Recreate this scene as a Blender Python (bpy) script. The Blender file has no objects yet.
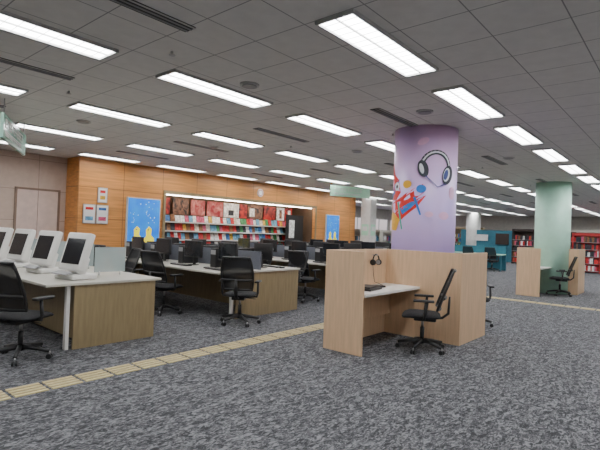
import bpy, bmesh, math, random
from mathutils import Vector, Matrix, Euler
random.seed(7)
S=bpy.context.scene
# ------------------------------------------------------------ materials
def newmat(n):
    m=bpy.data.materials.new(n); m.use_nodes=True
    nt=m.node_tree; return m,nt,nt.nodes["Principled BSDF"]
def mat(n,c,rough=.5,metal=0,var=.06,vs=6,bump=0,bs=200,emit=0,alpha=1,stretch=(1,1,1),c2=None,dist=0):
    m,nt,b=newmat(n)
    tc=nt.nodes.new("ShaderNodeTexCoord"); mp=nt.nodes.new("ShaderNodeMapping"); mp.inputs["Scale"].default_value=stretch
    nt.links.new(tc.outputs["Object"],mp.inputs["Vector"])
    nz=nt.nodes.new("ShaderNodeTexNoise"); nz.inputs["Scale"].default_value=vs; nz.inputs["Detail"].default_value=4; nz.inputs["Distortion"].default_value=dist
    nt.links.new(mp.outputs[0],nz.inputs["Vector"])
    cr=nt.nodes.new("ShaderNodeValToRGB")
    a=[max(0,x*(1-var)) for x in c]; d=[min(1,x*(1+var)) for x in c]
    if c2: a=list(c2); d=list(c)
    cr.color_ramp.elements[0].position=.35; cr.color_ramp.elements[1].position=.65
    cr.color_ramp.elements[0].color=(*a,1); cr.color_ramp.elements[1].color=(*d,1)
    nt.links.new(nz.outputs["Fac"],cr.inputs[0]); nt.links.new(cr.outputs[0],b.inputs["Base Color"])
    b.inputs["Roughness"].default_value=rough; b.inputs["Metallic"].default_value=metal
    if emit:
        nt.links.new(cr.outputs[0],b.inputs["Emission Color"]); b.inputs["Emission Strength"].default_value=emit
    if alpha<1: b.inputs["Alpha"].default_value=alpha
    if bump:
        n2=nt.nodes.new("ShaderNodeTexNoise"); n2.inputs["Scale"].default_value=bs
        nt.links.new(tc.outputs["Object"],n2.inputs["Vector"])
        bp=nt.nodes.new("ShaderNodeBump"); bp.inputs["Strength"].default_value=bump; bp.inputs["Distance"].default_value=.01
        nt.links.new(n2.outputs["Fac"],bp.inputs["Height"]); nt.links.new(bp.outputs[0],b.inputs["Normal"])
    return m
def math_node(nt,op,a,b=None):
    n=nt.nodes.new("ShaderNodeMath"); n.operation=op
    for i,x in enumerate((a,b)):
        if x is None: continue
        if isinstance(x,(int,float)): n.inputs[i].default_value=x
        else: nt.links.new(x,n.inputs[i])
    return n.outputs[0]
def grid_mat(n,c,line,px,py,ox,oy,w,axes=("X","Y"),rough=.8,var=.05,vs=8,stretch=(1,1,1),bump=.0):
    """panelled surface: joints every px / py metres on two object axes"""
    m=mat(n,c,rough,var=var,vs=vs,stretch=stretch,bump=bump)
    nt=m.node_tree; b=nt.nodes["Principled BSDF"]
    src=b.inputs["Base Color"].links[0].from_socket
    tc=nt.nodes.new("ShaderNodeTexCoord"); sp=nt.nodes.new("ShaderNodeSeparateXYZ"); nt.links.new(tc.outputs["Object"],sp.inputs[0])
    outs=[]
    for ax,p,o in ((axes[0],px,ox),(axes[1],py,oy)):
        if not p: continue
        t=math_node(nt,"ADD",sp.outputs[ax],-o+1000*p)
        t=math_node(nt,"MODULO",t,p)
        t=math_node(nt,"LESS_THAN",t,w); outs.append(t)
    f=outs[0] if len(outs)==1 else math_node(nt,"MAXIMUM",outs[0],outs[1])
    mx=nt.nodes.new("ShaderNodeMix"); mx.data_type='RGBA'
    nt.links.new(f,mx.inputs[0]); nt.links.new(src,mx.inputs[6]); mx.inputs[7].default_value=(*line,1)
    nt.links.new(mx.outputs[2],b.inputs["Base Color"])
    return m

M={}
# carpet : fine speckle plus short curly streaks
m,nt,b=newmat("carpet_mottled"); M['carpet']=m
tc=nt.nodes.new("ShaderNodeTexCoord"); mp=nt.nodes.new("ShaderNodeMapping"); mp.inputs["Rotation"].default_value=(0,0,.5); mp.inputs["Scale"].default_value=(1,1.9,1)
nt.links.new(tc.outputs["Object"],mp.inputs[0])
n1=nt.nodes.new("ShaderNodeTexNoise"); n1.inputs["Scale"].default_value=15; n1.inputs["Detail"].default_value=5; n1.inputs["Roughness"].default_value=.7; n1.inputs["Distortion"].default_value=1.8
nt.links.new(mp.outputs[0],n1.inputs["Vector"])
n3=nt.nodes.new("ShaderNodeTexNoise"); n3.inputs["Scale"].default_value=5.5; n3.inputs["Detail"].default_value=3; n3.inputs["Distortion"].default_value=2.5
nt.links.new(mp.outputs[0],n3.inputs["Vector"])
t=math_node(nt,"MULTIPLY",n3.outputs["Fac"],.35); t2=math_node(nt,"MULTIPLY",n1.outputs["Fac"],.85); t=math_node(nt,"ADD",t,t2); t=math_node(nt,"ADD",t,-.10)
cr=nt.nodes.new("ShaderNodeValToRGB"); e=cr.color_ramp.elements
e[0].position=.42; e[0].color=(.020,.021,.025,1); e[1].position=.60; e[1].color=(.225,.225,.240,1)
x=e.new(.5); x.color=(.078,.080,.087,1)
nt.links.new(t,cr.inputs[0]); nt.links.new(cr.outputs[0],b.inputs["Base Color"]); b.inputs["Roughness"].default_value=.95
n2=nt.nodes.new("ShaderNodeTexNoise"); n2.inputs["Scale"].default_value=260; nt.links.new(tc.outputs["Object"],n2.inputs["Vector"])
bp=nt.nodes.new("ShaderNodeBump"); bp.inputs["Strength"].default_value=.5; bp.inputs["Distance"].default_value=.005
nt.links.new(n2.outputs["Fac"],bp.inputs["Height"]); nt.links.new(bp.outputs[0],b.inputs["Normal"])

M['ceil']=grid_mat("ceiling_tile",(.74,.73,.71),(.31,.31,.31),.53,.561,3.54-.75-.0075,2.117-.28,.010,var=.03)
M['wood']=grid_mat("wood_veneer_panel",(.58,.25,.07),(.16,.07,.025),1.2,.8,5.17,.0,.012,axes=("X","Z"),rough=.35,var=.16,vs=5,stretch=(.25,1,5))
M['beige']=grid_mat("beige_wall_panel",(.50,.38,.31),(.25,.19,.15),1.5,.75,0,0,.01,axes=("X","Z"),rough=.55,var=.04)
M['doorm']=mat("door_laminate",(.62,.48,.42),.5)
M['doorf']=mat("door_frame_dark",(.22,.15,.11),.5)
M['wall']=mat("painted_wall",(.5,.47,.43),.8)
M['booth']=mat("light_beech_laminate",(.66,.45,.28),.45,var=.07,vs=5,stretch=(6,6,.5))
M['olive']=mat("olive_wood_laminate",(.27,.205,.11),.4,var=.1,vs=5,stretch=(5,5,.6))
M['white']=mat("pale_grey_laminate",(.50,.48,.42),.35,var=.02)
M['wplastic']=mat("white_plastic",(.76,.75,.72),.35,var=.02)
M['gplastic']=mat("grey_plastic",(.32,.32,.33),.45,var=.03)
M['grey_fab']=mat("grey_partition_fabric",(.13,.14,.17),.9,var=.1,vs=80)
M['black']=mat("black_plastic",(.014,.014,.015),.4,var=.1)
M['fabric']=mat("black_fabric",(.012,.012,.014),.85,var=.25,vs=150,bump=.3,bs=300)
M['mesh']=mat("black_mesh_net",(.012,.012,.014),.7,alpha=.9,var=.2,vs=120)
M['screen']=mat("dark_screen",(.02,.022,.026),.15,var=.1)
M['chrome']=mat("brushed_metal",(.5,.5,.5),.3,metal=1)
M['frame']=mat("light_frame_white",(.55,.55,.54),.5)
M['slot']=mat("dark_slot",(.03,.03,.03),.6)
M['tact']=mat("tactile_yellow",(.56,.46,.24),.6,var=.1,vs=30)
M['glass']=mat("frosted_glass",(.50,.60,.60),.3,alpha=.55,var=.02)
M['signg']=mat("green_acrylic",(.36,.62,.46),.3,var=.03,emit=.25)
M['signglass']=mat("green_glass",(.30,.52,.42),.2,alpha=.85,var=.03)
M['teal']=mat("teal_paint",(.03,.17,.24),.6)
M['mint']=mat("mint_paint",(.46,.74,.60),.45,var=.04)
M['wcol']=mat("white_column_paint",(.72,.71,.69),.6)
M['red']=mat("red_paint",(.45,.03,.03),.5)
M['paper']=mat("white_paper",(.75,.74,.72),.8,var=.02)
M['darkw']=mat("dark_interior",(.05,.035,.03),.8)
M['niche']=mat("niche_lining",(.10,.06,.035),.7)
M['po1']=mat("poster_print_red",(.55,.03,.02),.5,c2=(.06,.005,.008),vs=4,dist=1.2)
M['po2']=mat("poster_print_pink",(.65,.25,.22),.5,c2=(.30,.01,.02),vs=4,dist=1)
M['po3']=mat("poster_print_dark",(.30,.14,.08),.5,c2=(.01,.01,.015),vs=5,dist=1.4)
cols=[(.60,.55,.45),(.58,.02,.02),(.04,.15,.42),(.65,.38,.04),(.05,.25,.08),(.78,.78,.75),(.22,.09,.03),(.02,.02,.03),(.55,.08,.16),(.12,.32,.50)]
BK=[mat("cover_%d"%i,c,.5,var=.35,vs=14) for i,c in enumerate(cols)]
def emis(n,c,s):
    m,nt,b=newmat(n); b.inputs["Base Color"].default_value=(*c,1); b.inputs["Emission Color"].default_value=(*c,1); b.inputs["Emission Strength"].default_value=s; return m
M['lamp']=emis("fluorescent_diffuser",(.98,.99,1),18)
M['strip']=emis("led_strip",(1,.92,.80),20)
M['pblue']=mat("lightbox_blue",(.0,.13,.62),.4,emit=.9,c2=(.0,.22,.72),vs=3)
M['pyel']=emis("lightbox_yellow",(.80,.68,.02),.8)
M['pwhite']=emis("lightbox_white",(.6,.8,.95),.5)
# column wrap
m,nt,b=newmat("column_lilac_wrap"); M['lilac']=m
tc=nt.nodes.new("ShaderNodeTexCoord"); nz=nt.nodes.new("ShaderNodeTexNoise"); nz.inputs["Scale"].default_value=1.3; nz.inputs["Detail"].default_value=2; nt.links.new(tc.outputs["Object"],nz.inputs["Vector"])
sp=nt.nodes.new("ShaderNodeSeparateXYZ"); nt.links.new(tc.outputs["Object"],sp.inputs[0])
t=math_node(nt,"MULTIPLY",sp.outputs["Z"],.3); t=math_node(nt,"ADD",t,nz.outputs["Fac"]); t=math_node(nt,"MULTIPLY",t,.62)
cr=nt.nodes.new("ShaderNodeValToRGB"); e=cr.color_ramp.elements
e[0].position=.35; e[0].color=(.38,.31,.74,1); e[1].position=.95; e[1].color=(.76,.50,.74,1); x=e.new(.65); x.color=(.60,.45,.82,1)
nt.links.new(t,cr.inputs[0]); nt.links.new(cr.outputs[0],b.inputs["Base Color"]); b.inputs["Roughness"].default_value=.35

# ------------------------------------------------------------ builder
class B:
    def __init__(s): s.bm=bmesh.new(); s.mats=[]
    def mi(s,m):
        m=M[m] if isinstance(m,str) else m
        if m not in s.mats: s.mats.append(m)
        return s.mats.index(m)
    def _fin(s,verts,mt,mat=None,smooth=False):
        i=s.mi(mt); fs=set()
        for v in verts:
            if mat is not None: v.co=mat@v.co
            for f in v.link_faces: fs.add(f)
        for f in fs: f.material_index=i; f.smooth=smooth
    def box(s,c,d,mt,rot=None,bev=0,seg=2):
        g=bmesh.ops.create_cube(s.bm,size=1); vs=g['verts']
        for v in vs: v.co=Vector((v.co.x*d[0],v.co.y*d[1],v.co.z*d[2]))
        if bev:
            es=list({e for v in vs for e in v.link_edges})
            r=bmesh.ops.bevel(s.bm,geom=es,offset=bev,segments=seg,profile=.5,affect='EDGES')
            vs=list({v for f in r['faces'] for v in f.verts}|{v for v in vs if v.is_valid})
        mx=Matrix.Translation(Vector(c))
        if rot is not None: mx=mx@(rot.to_matrix().to_4x4() if isinstance(rot,Euler) else Matrix.Rotation(rot,4,'Z'))
        s._fin(vs,mt,mx,smooth=bool(bev) and seg>2)
    def bb(s,x0,x1,y0,y1,z0,z1,mt,bev=0): s.box(((x0+x1)/2,(y0+y1)/2,(z0+z1)/2),(x1-x0,y1-y0,z1-z0),mt,bev=bev)
    def cyl(s,p1,p2,r1,mt,r2=None,seg=16):
        p1=Vector(p1);p2=Vector(p2);d=p2-p1
        g=bmesh.ops.create_cone(s.bm,cap_ends=True,segments=seg,radius1=r1,radius2=r1 if r2 is None else r2,depth=d.length)
        mx=Matrix.Translation((p1+p2)/2)@d.to_track_quat('Z','Y').to_matrix().to_4x4()
        s._fin(g['verts'],mt,mx,True)
        for v in g['verts']:
            for f in v.link_faces:
                if len(f.verts)>4: f.smooth=False
    def tube(s,pts,r,mt,seg=8,closed=False,flat=1):
        P=[Vector(p) for p in pts]; n=len(P); rings=[]
        for i,p in enumerate(P):
            a=P[(i-1)%n] if (i>0 or closed) else p; c=P[(i+1)%n] if (i<n-1 or closed) else p
            q=(c-a).normalized().to_track_quat('Z','Y').to_matrix()
            rr=r[i] if isinstance(r,(list,tuple)) else r
            rings.append([s.bm.verts.new(p+q@Vector((rr*math.cos(t*2*math.pi/seg),rr*flat*math.sin(t*2*math.pi/seg),0))) for t in range(seg)])
        i=s.mi(mt)
        for k in range(n if closed else n-1):
            A=rings[k];C=rings[(k+1)%n]
            off=min(range(seg),key=lambda o:(A[0].co-C[o].co).length)
            for t in range(seg):
                f=s.bm.faces.new((A[t],A[(t+1)%seg],C[(t+1+off)%seg],C[(t+off)%seg])); f.material_index=i; f.smooth=True
        if not closed:
            for R in (rings[0],rings[-1]):
                f=s.bm.faces.new(R); f.material_index=i
    def poly(s,pts,mt,th=None,nrm=None):
        vs=[s.bm.verts.new(Vector(p)) for p in pts]; f=s.bm.faces.new(vs); i=s.mi(mt); f.material_index=i
        if th:
            n=Vector(nrm)*th; v2=[s.bm.verts.new(v.co+n) for v in vs]
            g=s.bm.faces.new(v2[::-1]); g.material_index=i
            k=len(vs)
            for a in range(k):
                h=s.bm.faces.new((vs[a],v2[a],v2[(a+1)%k],vs[(a+1)%k])); h.material_index=i
    def grid(s,fn,nu,nv,mt,smooth=True):
        V=[[s.bm.verts.new(Vector(fn(i/nu,j/nv))) for j in range(nv+1)] for i in range(nu+1)]; k=s.mi(mt)
        for i in range(nu):
            for j in range(nv):
                f=s.bm.faces.new((V[i][j],V[i+1][j],V[i+1][j+1],V[i][j+1])); f.material_index=k; f.smooth=smooth
    def mesh(s,name):
        bmesh.ops.recalc_face_normals(s.bm,faces=s.bm.faces[:])
        me=bpy.data.meshes.new(name); s.bm.to_mesh(me); s.bm.free()
        for m in s.mats: me.materials.append(m)
        return me
    def obj(s,name,loc=(0,0,0),rz=0,parent=None):
        return put(s.mesh(name),name,loc,rz,parent)
def put(me,name,loc=(0,0,0),rz=0,parent=None):
    o=bpy.data.objects.new(name,me); o.location=loc; o.rotation_euler=(0,0,rz)
    S.collection.objects.link(o)
    if parent: o.parent=parent
    return o
def empty(name,loc=(0,0,0),rz=0):
    o=bpy.data.objects.new(name,None); o.location=loc; o.rotation_euler=(0,0,rz); S.collection.objects.link(o); return o

CZ=3.15; WY=11.7
# ------------------------------------------------------------ shell
b=B(); b.bb(-4,36,-4,16,-.1,0,'carpet'); b.obj("floor")
b=B(); b.bb(-4,36,-4,16,CZ,CZ+.1,'ceil'); b.obj("ceiling")
b=B(); b.bb(-4,36,-4.1,-4,0,CZ,'wall'); b.obj("wall_right")
b=B(); b.bb(-4.1,-4,-4,16,0,CZ,'wall'); b.obj("wall_behind")
b=B(); b.bb(36,36.1,-4,16,0,CZ,'wall'); b.obj("wall_end")
b=B(); b.bb(-4,3.98,12.4,12.5,0,CZ,'beige'); b.bb(5.02,5.17,12.4,12.5,0,CZ,'beige'); b.bb(3.98,5.02,12.4,12.5,2.3,CZ,'beige'); b.obj("wall_left")
b=B()
b.bb(5.17,7.65,WY,WY+.15,0,CZ,'wood'); b.bb(14.7,17.6,WY,WY+.15,0,CZ,'wood')
b.bb(7.65,14.7,WY,WY+.15,2.44,CZ,'wood'); b.bb(7.65,14.7,WY,WY+.15,0,.5,'wood')
b.obj("wall_back")
b=B(); b.bb(5.17,5.3,WY+.15,12.5,0,CZ,'wood'); b.bb(17.45,17.6,WY+.15,16,0,CZ,'wood'); b.obj("wall_return")
b=B(); b.bb(7.5,14.85,13.0,13.1,0,CZ,'niche'); b.bb(7.55,7.65,WY+.15,13,0,CZ,'niche'); b.bb(14.7,14.8,WY+.15,13,0,CZ,'niche'); b.obj("wall_niche")
b=B(); b.bb(5.17,7.65,WY-.02,WY,0,.12,'darkw'); b.bb(14.7,17.6,WY-.02,WY,0,.12,'darkw'); b.bb(7.65,14.7,WY-.02,WY,0,.12,'darkw'); b.obj("baseboard_back")
b=B(); b.bb(-4,3.95,12.38,12.4,0,.1,'darkw'); b.obj("baseboard_left")
b=B(); b.bb(7.6,14.75,WY-.03,WY,2.44,2.52,'olive'); b.bb(7.6,7.68,WY-.03,WY,.5,2.44,'olive'); b.bb(14.67,14.75,WY-.03,WY,.5,2.44,'olive'); b.obj("trim_1")
b=B(); b.bb(7.7,14.65,WY+.17,WY+.25,2.41,2.47,'strip'); b.bb(7.7,14.65,WY+.155,WY+.17,2.43,2.50,'frame'); b.obj("display_light_strip")
b=B()
b.bb(17.6,36,15.9,16,0,.9,'wall'); b.bb(17.6,36,15.9,16,2.5,CZ,'wall')
for k in range(8): b.bb(17.6+k*2.6,17.9+k*2.6,15.9,16,.9,2.5,'wall')
b.obj("wall_window")
for k in range(7):
    b=B(); x0=17.9+k*2.6; x1=x0+2.3
    b.bb(x0,x1,15.93,15.97,.9,.95,'chrome'); b.bb(x0,x1,15.93,15.97,2.45,2.5,'chrome')
    for xx in (x0,(x0+x1)/2-.025,x1-.05): b.bb(xx,xx+.05,15.93,15.97,.95,2.45,'chrome')
    b.obj("window_%d"%(k+1))
b=B(); b.bb(4.03,4.496,12.38,12.42,0,2.25,'doorm'); b.bb(4.504,4.97,12.38,12.42,0,2.25,'doorm'); b.bb(3.98,4.03,12.36,12.42,0,2.3,'doorf'); b.bb(4.97,5.02,12.36,12.42,0,2.3,'doorf'); b.bb(3.98,5.02,12.36,12.42,2.25,2.3,'doorf')
for xx in (4.45,4.55): b.cyl((xx,12.38,1.05),(xx,12.33,1.05),.012,'chrome'); b.cyl((xx,12.33,.95),(xx,12.33,1.25),.012,'chrome')
b.obj("door_1")

# ------------------------------------------------------------ ceiling lights & slots
b=B(); L=1.5; W=.36
b.bb(-L/2,L/2,-W/2,-W/2+.02,-.03,.0,'frame'); b.bb(-L/2,L/2,W/2-.02,W/2,-.03,.0,'frame')
b.bb(-L/2,-L/2+.02,-W/2,W/2,-.03,.0,'frame'); b.bb(L/2-.02,L/2,-W/2,W/2,-.03,.0,'frame')
b.bb(-L/2,L/2,-.006,.006,-.025,.0,'frame')
b.bb(-L/2+.02,L/2-.02,-W/2+.02,-.006,-.012,-.004,'lamp'); b.bb(-L/2+.02,L/2-.02,.006,W/2-.02,-.012,-.004,'lamp')
for k in range(1,15):
    xx=-L/2+k*L/15; b.bb(xx-.0015,xx+.0015,-W/2+.02,W/2-.02,-.019,-.013,'frame')
lm=b.mesh("ceiling_light")
for j in range(-2,6):
    for i in range(-2,15):
        x=3.539+2.12*i; y=2.117+2.245*j
        if j==5 and x<18.5: continue
        put(lm,"ceiling_light",(x,y,CZ))
b=B(); b.bb(-.65,.65,-.07,.07,-.008,0,'slot')
for yy in (-.07,-.02,.03): b.bb(-.65,.65,yy,yy+.015,-.014,-.008,'frame' if yy<-.05 else 'gplastic')
sm=b.mesh("air_diffuser")
for j in range(0,4):
    for i in range(-1,7):
        put(sm,"air_diffuser",(1.65+4.24*i,3.24+2.245*j,CZ))
b=B(); b.cyl((0,0,0),(0,0,-.02),.11,'frame',seg=24); b.cyl((0,0,-.02),(0,0,-.028),.085,'gplastic',seg=24); sp_=b.mesh("ceiling_speaker")
for p in [(5.7,2.75),(3.6,3.9),(7.8,5.2),(3.4,7.6),(9.9,2.9),(6,7.5)]: put(sp_,"ceiling_speaker",(*p,CZ))
b=B(); b.cyl((0,0,0),(0,0,-.03),.012,'chrome',seg=10); b.cyl((0,0,-.03),(0,0,-.035),.03,'chrome',seg=12); q_=b.mesh("sprinkler")
for i in range(6):
    for j in range(3): put(q_,"sprinkler",(2.5+4.24*i,3.8+2.245*j,CZ))

# ------------------------------------------------------------ tactile paving (raised bars glued on the carpet)
b=B() 
def tile(cx,cy,along):
    for k in range(4):
        o=-.105+k*.07
        if along=='x': b.box((cx,cy+o,.004),(.268,.042,.008),'tact')
        else: b.box((cx+o,cy,.004),(.042,.268,.008),'tact')
x=-3.8
while x<12.1: tile(x,4.45,'x'); x+=.3
y=4.15
while y>-3.8: tile(12.05,y,'y'); y-=.3
b.obj("tactile_paving")

# ------------------------------------------------------------ office chair (faces +Y)
b=B()
for k in range(5):
    a=k*2*math.pi/5+.3; c,s_=math.cos(a),math.sin(a)
    b.tube([(0,0,.13),(c*.15,s_*.15,.115),(c*.31,s_*.31,.085)],[.03,.024,.017],'black',8)
    p=Vector((c*.31,s_*.31,0)); t=Vector((-s_,c,0))
    b.cyl(p+Vector((0,0,.05)),p+Vector((0,0,.085)),.008,'chrome',seg=8)
    for sg in (-1,1):
        q=p+Vector((0,0,.0285))+t*.018*sg; b.cyl(q-t*.009,q+t*.009,.028,'black',seg=14)
b.cyl((0,0,.09),(0,0,.15),.04,'black'); b.cyl((0,0,.15),(0,0,.30),.027,'black'); b.cyl((0,0,.30),(0,0,.41),.017,'chrome')
b.box((0,-.03,.415),(.2,.28,.05),'black',bev=.012)
b.cyl((.1,.0,.41),(.25,.0,.40),.006,'black',seg=8)
def seat(u,v,z):
    a=u*2*math.pi; r=v; ex=.45
    cx=math.copysign(abs(math.cos(a))**ex,math.cos(a)); cy=math.copysign(abs(math.sin(a))**ex,math.sin(a))
    return cx*.25*r,cy*.245*r
def st(u,v):
    r=max(0,math.sin(v*math.pi))**.5
    z=.465+.038*math.cos(v*math.pi); x,y=seat(u,r,0)
    if y>.15 : z-=(y-.15)*.25
    return (x,y+.02,z)
b.grid(st,32,12,'fabric')
def bk(u,v):
    z=.56+.50*v; w=.225+.03*math.sin(v*math.pi)-.02*v
    x=(u-.5)*2*w; y=-.25-.05*math.sin(v*2.2)-.10*v*v+.045*(abs(u-.5)*2)**2*(1-.3*v)+.03*(1-v)
    return (x,y,z)
b.grid(bk,10,12,'mesh')
loop=[bk(0,v/12) for v in range(13)]+[bk(u/8,1) for u in range(1,8)]+[bk(1,1-v/12) for v in range(13)]+[bk(1-u/8,0) for u in range(1,8)]
b.tube(loop,.017,'black',8,closed=True)
b.tube([Vector(bk(u/8,.3))+Vector((0,-.012,0)) for u in range(9)],.02,'black',8)
b.tube([(0,-.12,.42),(0,-.25,.44),(0,-.32,.50),(0,-.325,.60),(0,-.33,.72)],[.03,.03,.03,.026,.02],'black',8,flat=.6)
for sg in (-1,1):
    b.tube([(sg*.16,-.02,.43),(sg*.27,-.02,.44),(sg*.285,-.03,.50),(sg*.285,-.05,.66)],[.018,.018,.02,.018],'black',8)
    b.box((sg*.28,-.01,.675),(.075,.26,.03),'black',bev=.013,seg=3)
chair=b.mesh("office_chair")
def ch(x,y,deg): put(chair,"office_chair",(x,y,0),math.radians(deg))

# ------------------------------------------------------------ booths
def booth(X,Y):
    r=empty("study_carrel",(X,Y,0)); T=.03; Hh=1.27
    def pan(n,x0,x1,y0,y1,z0=0,z1=Hh,m='booth'):
        q=B(); q.bb(x0,x1,y0,y1,z0,z1,m,bev=.004); q.obj(n,parent=r)
    pan("end_panel",-T,0,0,.58)
    pan("back_panel",0,1.47,.55,.58)
    pan("divider_panel",1.47,1.50,-.62,.58)
    pan("rear_panel",1.50,2.5,-.62,-.59)
    q=B(); q.bb(0.0,1.465,-.02,.55,.715,.75,'wplastic',bev=.004); q.obj("desk_top",parent=r)
    q=B(); q.bb(0.02,.05,.1,.5,0,.715,'booth'); q.bb(.05,1.465,.46,.48,.3,.715,'booth'); q.obj("modesty_panel",parent=r)
    return r
booth(4.82,3.03); booth(13.35,3.03)
b=B(); b.bb(5.05,5.26,3.565,3.579,1.00,1.24,'paper'); b.bb(5.30,5.50,3.565,3.579,1.00,1.24,'paper'); 
for k in range(5): b.bb(5.07,5.23,3.562,3.566,1.04+k*.033,1.05+k*.033,'gplastic'); b.bb(5.33,5.46,3.562,3.566,1.04+k*.033,1.05+k*.033,'gplastic')
b.obj("notice_sheet")
b=B(); arc=[(5.88+.085*math.cos(t),3.52,1.10+.095*math.sin(t)) for t in [math.pi*k/12 for k in range(13)]]
b.tube(arc,.010,'black'); 
for sg in (-1,1): b.cyl((5.88+sg*.085-.02*sg,3.52,1.08),(5.88+sg*.085+.012*sg,3.52,1.08),.042,'black',seg=18); b.cyl((5.88+sg*.085-.03*sg,3.52,1.08),(5.88+sg*.085-.02*sg,3.52,1.08),.034,'gplastic',seg=18)
b.cyl((5.88,3.58,1.185),(5.88,3.49,1.185),.007,'chrome')
b.tube([(5.80,3.52,1.04),(5.79,3.5,.9),(5.83,3.5,.80),(5.9,3.4,.756)],.004,'black',6)
b.obj("headphones")
b=B(); b.box((5.30,3.30,.766),(.40,.28,.03),'black',rot=.15,bev=.006); b.box((5.29,3.31,.791),(.34,.22,.02),'black',rot=.25,bev=.005); b.box((5.66,3.36,.764),(.20,.15,.026),'black',rot=-.3,bev=.005)
b.tube([(5.4,3.3,.77),(5.5,3.22,.765),(5.62,3.3,.765),(5.7,3.4,.765),(5.6,3.46,.765)],.006,'black',6); b.obj("audio_player")
ch(5.70,2.68,25); ch(14.3,2.75,15); ch(8.0,2.85,120)

# ------------------------------------------------------------ columns
CR=.485
def column(name,x,y,r,mt):
    q=B(); q.cyl((0,0,0),(0,0,CZ),r,mt,seg=64); o=q.obj(name,(x,y,0)); return o
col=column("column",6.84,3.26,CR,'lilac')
def wrap(name,shapes,R=CR,az0=math.radians(180+27)):
    q=B()
    for k,(pts,mt) in enumerate(shapes):
        rr=R+.002+.0006*k
        cx=sum(p[0] for p in pts)/len(pts); cz=sum(p[1] for p in pts)/len(pts)
        P=[]
        n=len(pts)
        for i in range(n):
            a=pts[i];c=pts[(i+1)%n]
            for t in (0,.34,.67): P.append((a[0]+(c[0]-a[0])*t,a[1]+(c[1]-a[1])*t))
        f=lambda s,z:(rr*math.cos(az0+s/R),rr*math.sin(az0+s/R),z)
        mi=q.mi(mt); C=q.bm.verts.new(f(cx,cz)); V=[q.bm.verts.new(f(*p)) for p in P]
        MID=[q.bm.verts.new(f((p[0]+cx)/2,(p[1]+cz)/2)) for p in P]
        for i in range(len(P)):
            j=(i+1)%len(P)
            for fv in ((C,MID[i],MID[j]),(MID[i],V[i],V[j],MID[j])):
                ff=q.bm.faces.new(fv); ff.material_index=mi
    return q.obj(name,parent=col)
def ell(cx,cz,a,c,rot=0,n=20): return [(cx+a*math.cos(t)*math.cos(rot)-c*math.sin(t)*math.sin(rot),cz+a*math.cos(t)*math.sin(rot)+c*math.sin(t)*math.cos(rot)) for t in [2*math.pi*k/n for k in range(n)]]
def quadseg(p,q,w0,w1):
    d=Vector((q[0]-p[0],q[1]-p[1])); n=Vector((-d.y,d.x)).normalized()
    return [(p[0]+n.x*w0,p[1]+n.y*w0),(q[0]+n.x*w1,q[1]+n.y*w1),(q[0]-n.x*w1,q[1]-n.y*w1),(p[0]-n.x*w0,p[1]-n.y*w0)]
M['pr_black']=mat("print_black",(.03,.035,.05),.35); M['pr_white']=mat("print_white",(.7,.72,.78),.35)
M['pr_red']=mat("print_red",(.75,.03,.02),.35); M['pr_blue']=mat("print_blue",(.03,.22,.68),.35); M['pr_yel']=mat("print_yellow",(.85,.45,.03),.35)
M['pr_green']=mat("print_green",(.05,.5,.35),.35); M['pr_pink']=mat("print_pink",(.80,.48,.72),.35); M['pr_navy']=mat("print_navy",(.05,.07,.25),.35)
sh=[(ell(-.05,2.9,.09,.05,.4),'pr_pink'),(ell(.45,2.15,.07,.10),'pr_pink'),(ell(.30,1.80,.09,.06),'pr_pink')]
hx,hz=.15,2.52
arcp=[(hx+.21*math.cos(t),hz+.22*math.sin(t)) for t in [math.radians(-15+k*14) for k in range(15)]]
for i in range(14): sh.append((quadseg(arcp[i],arcp[i+1],.036,.036),'pr_black'))
for i in range(1,13): sh.append((quadseg(arcp[i],arcp[i+1],.011,.011),'pr_white'))
sh+= [(ell(hx+.18,hz-.11,.09,.145,-.25),'pr_black'),(ell(hx+.16,hz-.11,.055,.105,-.25),'pr_white'),(ell(hx+.15,hz-.11,.036,.08,-.25),'pr_navy'),(ell(hx-.19,hz-.03,.075,.13,.25),'pr_black'),(ell(hx-.21,hz-.03,.03,.08,.25),'pr_white'),(quadseg((hx-.15,hz-.14),(hx+.02,hz-.30),.008,.006),'pr_navy'),(quadseg((hx+.02,hz-.30),(hx+.15,hz-.24),.006,.006),'pr_navy')]
wrap("headphone_print",sh)
def X(pts,s=1.22,o=(-.40,2.02)): return [(o[0]+(p[0]-o[0])*s,o[1]+(p[1]-o[1])*s) for p in pts]
sh=[([(-.78,2.40),(-.62,2.52),(-.54,2.36),(-.44,2.28),(-.40,2.12),(-.50,2.02),(-.74,2.05)],'pr_red'),
    ([(-.80,2.10),(-.60,2.20),(-.42,2.30),(-.47,2.16),(-.70,2.00)],'pr_blue'),
    (ell(-.48,2.20,.055,.055),'pr_white'),(ell(-.48,2.20,.024,.024),'pr_black'),
    ([(-.64,1.98),(-.44,2.04),(-.10,2.22),(-.08,2.12),(-.36,1.90),(-.6,1.82)],'pr_red'),
    ([(-.50,1.86),(-.30,1.98),(-.06,2.08),(-.16,1.94),(-.40,1.76)],'pr_red'),
    ([(-.40,1.92),(-.24,2.0),(-.14,2.02),(-.24,1.92),(-.36,1.84)],'pr_blue'),
    (quadseg((-.2,2.06),(-.12,1.84),.016,.010),'pr_blue'),(quadseg((-.44,2.0),(-.36,1.66),.016,.010),'pr_green'),
    ([(-.74,1.84),(-.54,1.88),(-.40,1.78),(-.46,1.64),(-.74,1.66)],'pr_yel'),
    (ell(-.12,2.16,.06,.05),'pr_blue'),(ell(-.30,2.22,.06,.05),'pr_yel'),(ell(-.02,1.85,.05,.035),'pr_pink')]
wrap("bird_print",[(X(p),m) for p,m in sh])
column("column",14.9,3.1,.46,'mint'); 
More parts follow.
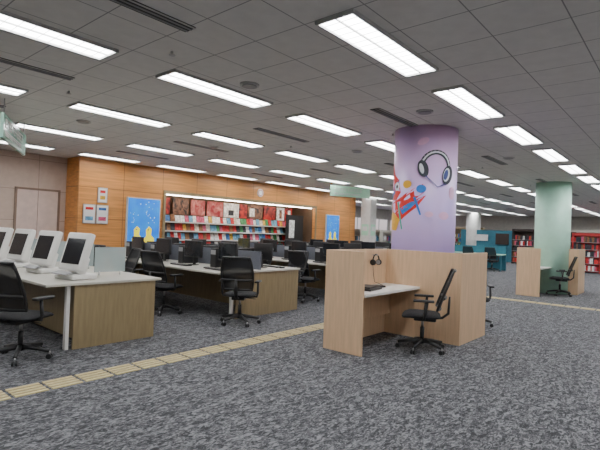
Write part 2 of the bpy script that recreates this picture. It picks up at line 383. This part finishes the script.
column("column",31.3,3.1,.46,'wcol'); column("column",23.1,11.3,.46,'wcol'); column("column",31.3,11.3,.46,'wcol')
b=B(); b.bb(17.75,18.25,11.0,11.5,0,CZ,'wcol'); b.bb(17.73,18.27,10.98,11.52,0,.12,'gplastic'); b.bb(17.73,17.75,11.08,11.42,1.4,1.9,'signg'); b.bb(17.725,17.73,11.12,11.38,1.6,1.8,'paper'); b.bb(17.83,18.17,10.98,11.0,1.4,1.9,'signg'); b.bb(17.87,18.13,10.975,10.98,1.6,1.8,'paper'); b.obj("square_pillar")

# ------------------------------------------------------------ computer desk row 1 (catalogue terminals)
b=B()
b.bb(2.12,3.60,5.50,9.6,.755,.785,'white',bev=.004)
b.bb(2.45,3.52,5.52,5.55,0,.755,'olive',bev=.003); b.bb(3.49,3.52,5.55,9.55,.0,.755,'olive'); b.bb(2.45,3.52,9.52,9.55,0,.755,'olive')
for yy in (5.56,7.5,9.4): b.bb(2.38,2.42,yy,yy+.06,0,.755,'wplastic')
b.bb(2.60,2.62,5.55,9.52,.05,.755,'olive'); b.obj("computer_desk")
b=B()
b.box((.06,0,.035),(.34,.40,.07),'wplastic',bev=.02,seg=3)
R_=Euler((0,math.radians(16),0))
b.box((.10,0,.17),(.12,.22,.22),'wplastic',rot=R_,bev=.02,seg=3)
b.box((.06,0,.34),(.085,.48,.49),'wplastic',rot=R_,bev=.025,seg=3)
b.box((.017,0,.352),(.012,.37,.33),'screen',rot=R_,bev=.003)
b.box((-.125,0,.085),(.10,.30,.012),'gplastic',rot=Euler((0,math.radians(-14),0)),bev=.003)
ki=b.mesh("catalogue_terminal")
for k in range(4): put(ki,"catalogue_terminal",(2.58,5.93+k*.95,.785),math.radians(8))
b=B()
for k in range(4):
    y=6.15+k*.95
    b.bb(2.98,3.42,y,y+.012,.83,1.17,'glass')
    for xx in (3.05,3.35): b.cyl((xx,y+.006,.785),(xx,y+.006,.84),.012,'chrome',seg=8)
b.obj("desk_divider_glass")

# ------------------------------------------------------------ double sided computer tables
b=B() # monitor + keyboard, faces -X
b.cyl((0.03,0,0),(0.03,0,.012),.10,'black',seg=24); b.box((.05,0,.12),(.03,.06,.24),'black',bev=.006)
b.box((.02,0,.30),(.04,.50,.31),'black',bev=.01,seg=3); b.box((-.002,0,.305),(.006,.465,.27),'screen')
b.box((-.24,0,.012),(.14,.42,.02),'black',bev=.005); b.box((-.22,.28,.014),(.10,.06,.025),'black',bev=.01,seg=3)
pc=b.mesh("desktop_computer")
b=B(); b.box((0,0,.17),(.36,.16,.34),'black',bev=.008); b.box((-.182,0,.27),(.004,.13,.08),'gplastic'); tw=b.mesh("computer_tower")
def table(x0,x1,y0,n,step=.98):
    y1=y0+n*step+.1; xm=(x0+x1)/2
    q=B()
    q.bb(x0,x1,y0-.03,y1,.755,.785,'white',bev=.004)
    q.bb(x0+.42,x1-.02,y0,y0+.03,0,.755,'olive',bev=.003); q.bb(x0+.42,x1-.42,y1-.05,y1-.02,0,.755,'olive')
    q.bb(xm-.02,xm+.02,y0+.05,y1-.05,.785,1.10,'grey_fab'); q.bb(xm-.015,xm+.015,y0+.05,y1-.05,.1,.755,'olive')
    q.bb(x0+.34,x0+.39,y0+.03,y0+.08,0,.755,'wplastic')
    q.obj("computer_desk")
    for k in range(n):
        yy=y0+.42+k*step
        put(pc,"desktop_computer",(xm-.45,yy,.785),math.radians(random.uniform(-6,6)))
        put(pc,"desktop_computer",(xm+.45,yy,.785),math.pi+math.radians(random.uniform(-6,6)))
        put(tw,"computer_tower",(xm-.25,yy+.40,.785)); put(tw,"computer_tower",(xm+.25,yy+.40,.785),math.pi)
table(4.75,6.75,5.72,4)
table(8.0,10.0,5.9,4); table(11.3,13.3,6.0,4)
for c in [(1.90,5.54,-62),(1.8,7.0,-95),(1.8,8.1,-90),(4.05,7.6,80),(4.0,8.8,100),(4.98,5.42,-55),(4.58,6.9,-80),(4.55,8.0,-95),(4.6,9.0,-80),
          (7.15,6.35,85),(7.2,7.4,95),(7.15,8.4,80),(7.2,9.3,95),(7.72,6.35,-90),(7.7,7.5,-90),(7.75,8.6,-85),(10.4,6.6,90),(10.4,7.6,85),(10.4,8.6,95),(10.95,6.5,-90),(10.9,7.7,-95),(10.95,8.8,-85),(13.75,6.8,90),(13.75,8,85)]: ch(*c)

# ------------------------------------------------------------ back wall dressing
def lightbox(x0,x1,z0,z1):
    q=B(); w=x1-x0; h=z1-z0
    q.bb(0,w,-.07,0,0,h,'frame',bev=.008); q.bb(.03,w-.03,-.075,-.069,.03,h-.03,'pblue')
    Y=-.077
    def P(pts,m): q.poly([(w*.5+u*w,Y,v) for u,v in pts],m,.002,(0,-1,0))
    for sx in (-.18,.18):
        P([(sx-.15,.50),(sx-.16,.72),(sx-.10,.78),(sx-.11,.96),(sx-.02,1.06),(sx+.07,.98),(sx+.05,.82),(sx+.15,.72),(sx+.14,.50)],'pyel')
        q.cyl((w*.5+sx*w-.03,Y-.002,.96),(w*.5+sx*w-.03,Y-.005,.96),.022,'pr_navy',seg=10)
    P([(-.40,.24),(-.40,.46),(.40,.46),(.40,.24)],'pyel')
    for k in range(26):
        u=random.uniform(-.42,.42); v=random.uniform(1.12,h-.1); s=random.uniform(.008,.018)
        P([(u-s,v),(u,v+s*1.2),(u+s,v),(u,v-s*1.2)],'pwhite')
    q.obj("poster_lightbox",(x0,WY-.002,z0))
lightbox(6.46,7.48,.40,2.24); lightbox(15.36,16.28,.46,2.22)
b=B()
for x0,x1,z0,z1,c1,c2 in [(5.32,5.60,1.5,1.95,BK[1],BK[9]),(5.66,5.94,1.5,1.95,BK[2],BK[8]),(5.68,5.9,2.05,2.4,BK[1],BK[3])]:
    b.bb(x0-.02,x1+.02,WY-.022,WY-.002,z0-.02,z1+.02,'chrome'); b.bb(x0,x1,WY-.026,WY-.022,z0,z1,'paper')
    b.bb(x0+.04,x1-.04,WY-.029,WY-.026,z1-.12,z1-.05,c1); b.bb(x0+.04,x1-.04,WY-.029,WY-.026,z0+.06,z0+.16,c2)
b.obj("notice_board")
b=B(); b.cyl((11.5,WY-.001,2.78),(11.5,WY-.03,2.78),.14,'paper',seg=28); b.cyl((11.5,WY-.03,2.78),(11.5,WY-.033,2.78),.11,'red',seg=28); b.cyl((11.5,WY-.033,2.78),(11.5,WY-.036,2.78),.085,'paper',seg=28); b.obj("prohibition_sign")
b=B()
b.bb(7.75,14.6,12.6,12.95,.0,1.86,'niche')
for r in range(6):
    z=.22+r*.28
    b.bb(7.75,14.6,12.40,12.6,z-.02,z,'frame'); b.bb(7.75,14.6,12.39,12.405,z-.02,z+.02,'frame')
    x=7.78
    while x<14.4:
        w=random.uniform(.11,.18); h=random.uniform(.21,.26)
        b.box((x+w/2,12.50,z+h/2),(w,.012,h),random.choice(BK+[BK[5],BK[5],BK[7],BK[1],BK[1],BK[9]]),rot=Euler((-.25,0,0))); x+=w+random.uniform(.006,.03)
b.obj("magazine_display_shelf")
b=B(); x=7.8
while x<14.3:
    w=random.uniform(.35,.75); mt=random.choice(['po1','po1','po1','po2','po3','po3',BK[5]])
    b.bb(x,x+w,12.62,12.66,1.88,2.38,mt)
    if random.random()<.6:
        u=random.uniform(.1,.4)*w; b.bb(x+u,x+u+w*.35,12.615,12.62,1.95,random.uniform(2.12,2.32),random.choice([BK[5],BK[7],'po2','po3',BK[3]]))
    x+=w+random.uniform(.03,.12)
b.obj("wall_poster")
b=B(); b.bb(13.3,14.3,12.0,12.05,0,2.1,'black'); b.bb(13.2,14.4,11.9,12.15,0,.06,'black'); b.bb(13.45,13.75,11.985,12.0,1.2,1.9,BK[5]); b.obj("display_stand")

def lettering(b,x0,x1,y,z0,z1):
    x=x0
    while x<x1:
        w=(z1-z0)*.85
        b.bb(x,x+w,y-.004,y,z1-.014,z1,'paper'); b.bb(x+w*.45,x+w*.6,y-.004,y,z0,z1,'paper'); b.bb(x,x+w,y-.004,y,(z0+z1)/2-.006,(z0+z1)/2+.006,'paper')
        if random.random()<.6: b.bb(x,x+.012,y-.004,y,z0,z1,'paper'); b.bb(x,x+w,y-.004,y,z0,z0+.012,'paper')
        x+=w*1.25
b=B(); b.bb(-.75,.75,-.02,.02,-.14,.20,'signg',bev=.004); lettering(b,-.6,.4,-.02,.03,.14); lettering(b,-.6,.3,-.02,-.09,-.02)
for xx in (-.6,.6): b.cyl((xx,0,.2),(xx,0,.35),.006,'chrome',seg=6)
b.obj("hanging_sign",(12.6,8.6,2.8),math.radians(-25))
b=B(); b.bb(-.9,.9,-.02,.02,0,.34,'signglass'); lettering(b,-.8,.6,-.02,.16,.28); lettering(b,-.8,.4,-.02,.05,.12)
for xx in (-.8,.8): b.cyl((xx,0,.34),(xx,0,.55),.008,'chrome',seg=6)
b.obj("hanging_sign",(2.5,7.9,2.6),math.radians(63))

# ------------------------------------------------------------ far zone
def shelf(x,y,w,rz,h=1.9,side='red',pal=None):
    q=B(); d=.35; pal=pal or BK
    q.bb(-w/2,-w/2+.06,-d/2,d/2,0,h,side); q.bb(w/2-.06,w/2,-d/2,d/2,0,h,side); q.bb(-w/2,w/2,d/2-.02,d/2,0,h,side); q.bb(-w/2,w/2,-d/2,d/2,h-.03,h+.10,side)
    z=.1
    while z<h-.3:
        q.bb(-w/2,w/2,-d/2,d/2,z-.02,z,'gplastic'); xx=-w/2+.08
        while xx<w/2-.12:
            t=random.uniform(.04,.12); hh=random.uniform(.2,.28)
            q.bb(xx,xx+t,-d/2+.03,d/2-.05,z,z+hh,random.choice(pal)); xx+=t+.004
            if random.random()<.06: xx+=.1
        z+=.34
    q.obj("bookshelf",(x,y,0),rz)
RP=[BK[1],BK[1],BK[5],BK[7],BK[8],BK[7],BK[6],BK[7]]
shelf(30,7.7,1.4,-math.pi/2,2.0,'darkw',RP); shelf(26,3.9,1.2,-math.pi/2,1.8,'red',RP); shelf(26,2.6,1.2,-math.pi/2,1.8,'red',RP); shelf(30,5.9,1.7,-math.pi/2,1.9,'darkw',RP)
shelf(34,5,3,-math.pi/2,2.1,'white'); shelf(34,13,3,-math.pi/2,2.1,'olive')
shelf(20.5,13.2,2.4,-math.pi/2,1.6,'white',[BK[5],BK[0],BK[9],BK[7]]); shelf(23.5,14.2,2.4,-math.pi/2,1.6,'white')
b=B(); b.bb(31,31.08,8.7,12.0,0,2.0,'teal'); b.bb(30.9,30.99,8.9,9.7,1.1,1.8,'darkw'); b.bb(30.9,30.99,10.2,11.0,1.3,1.7,'paper'); b.obj("partition_screen")
b=B(); b.bb(22.6,22.68,6.6,9.4,0,1.1,'teal'); b.bb(21.9,22.6,6.6,9.4,.72,.76,'mint'); b.bb(21.9,21.94,6.6,6.65,0,.72,'teal'); b.bb(21.9,21.94,9.35,9.4,0,.72,'teal')
b.obj("reading_counter")
for y in (6.9,7.9,8.9): ch(21.6,y,-90)

# ------------------------------------------------------------ world & camera
w=bpy.data.worlds.new("W"); S.world=w; w.use_nodes=True; nt=w.node_tree
sky=nt.nodes.new("ShaderNodeTexSky"); sky.sky_type='HOSEK_WILKIE'; sky.turbidity=8
bg=nt.nodes["Background"]; nt.links.new(sky.outputs[0],bg.inputs[0]); bg.inputs[1].default_value=5
f,yaw,pit,rol=462.2,.705,.0122,.0378
F=Vector((math.cos(yaw)*math.cos(pit),math.sin(yaw)*math.cos(pit),math.sin(pit)))
R=Vector((math.sin(yaw),-math.cos(yaw),0)); U=R.cross(F)
R2=R*math.cos(rol)+U*math.sin(rol); U2=-R*math.sin(rol)+U*math.cos(rol)
cd=bpy.data.cameras.new("camera"); cd.sensor_width=36; cd.lens=36*f/600
co=bpy.data.objects.new("camera",cd); S.collection.objects.link(co)
mx=Matrix((R2,U2,-F)).transposed().to_4x4(); mx.translation=Vector((0,0,1.5)); co.matrix_world=mx
S.camera=co
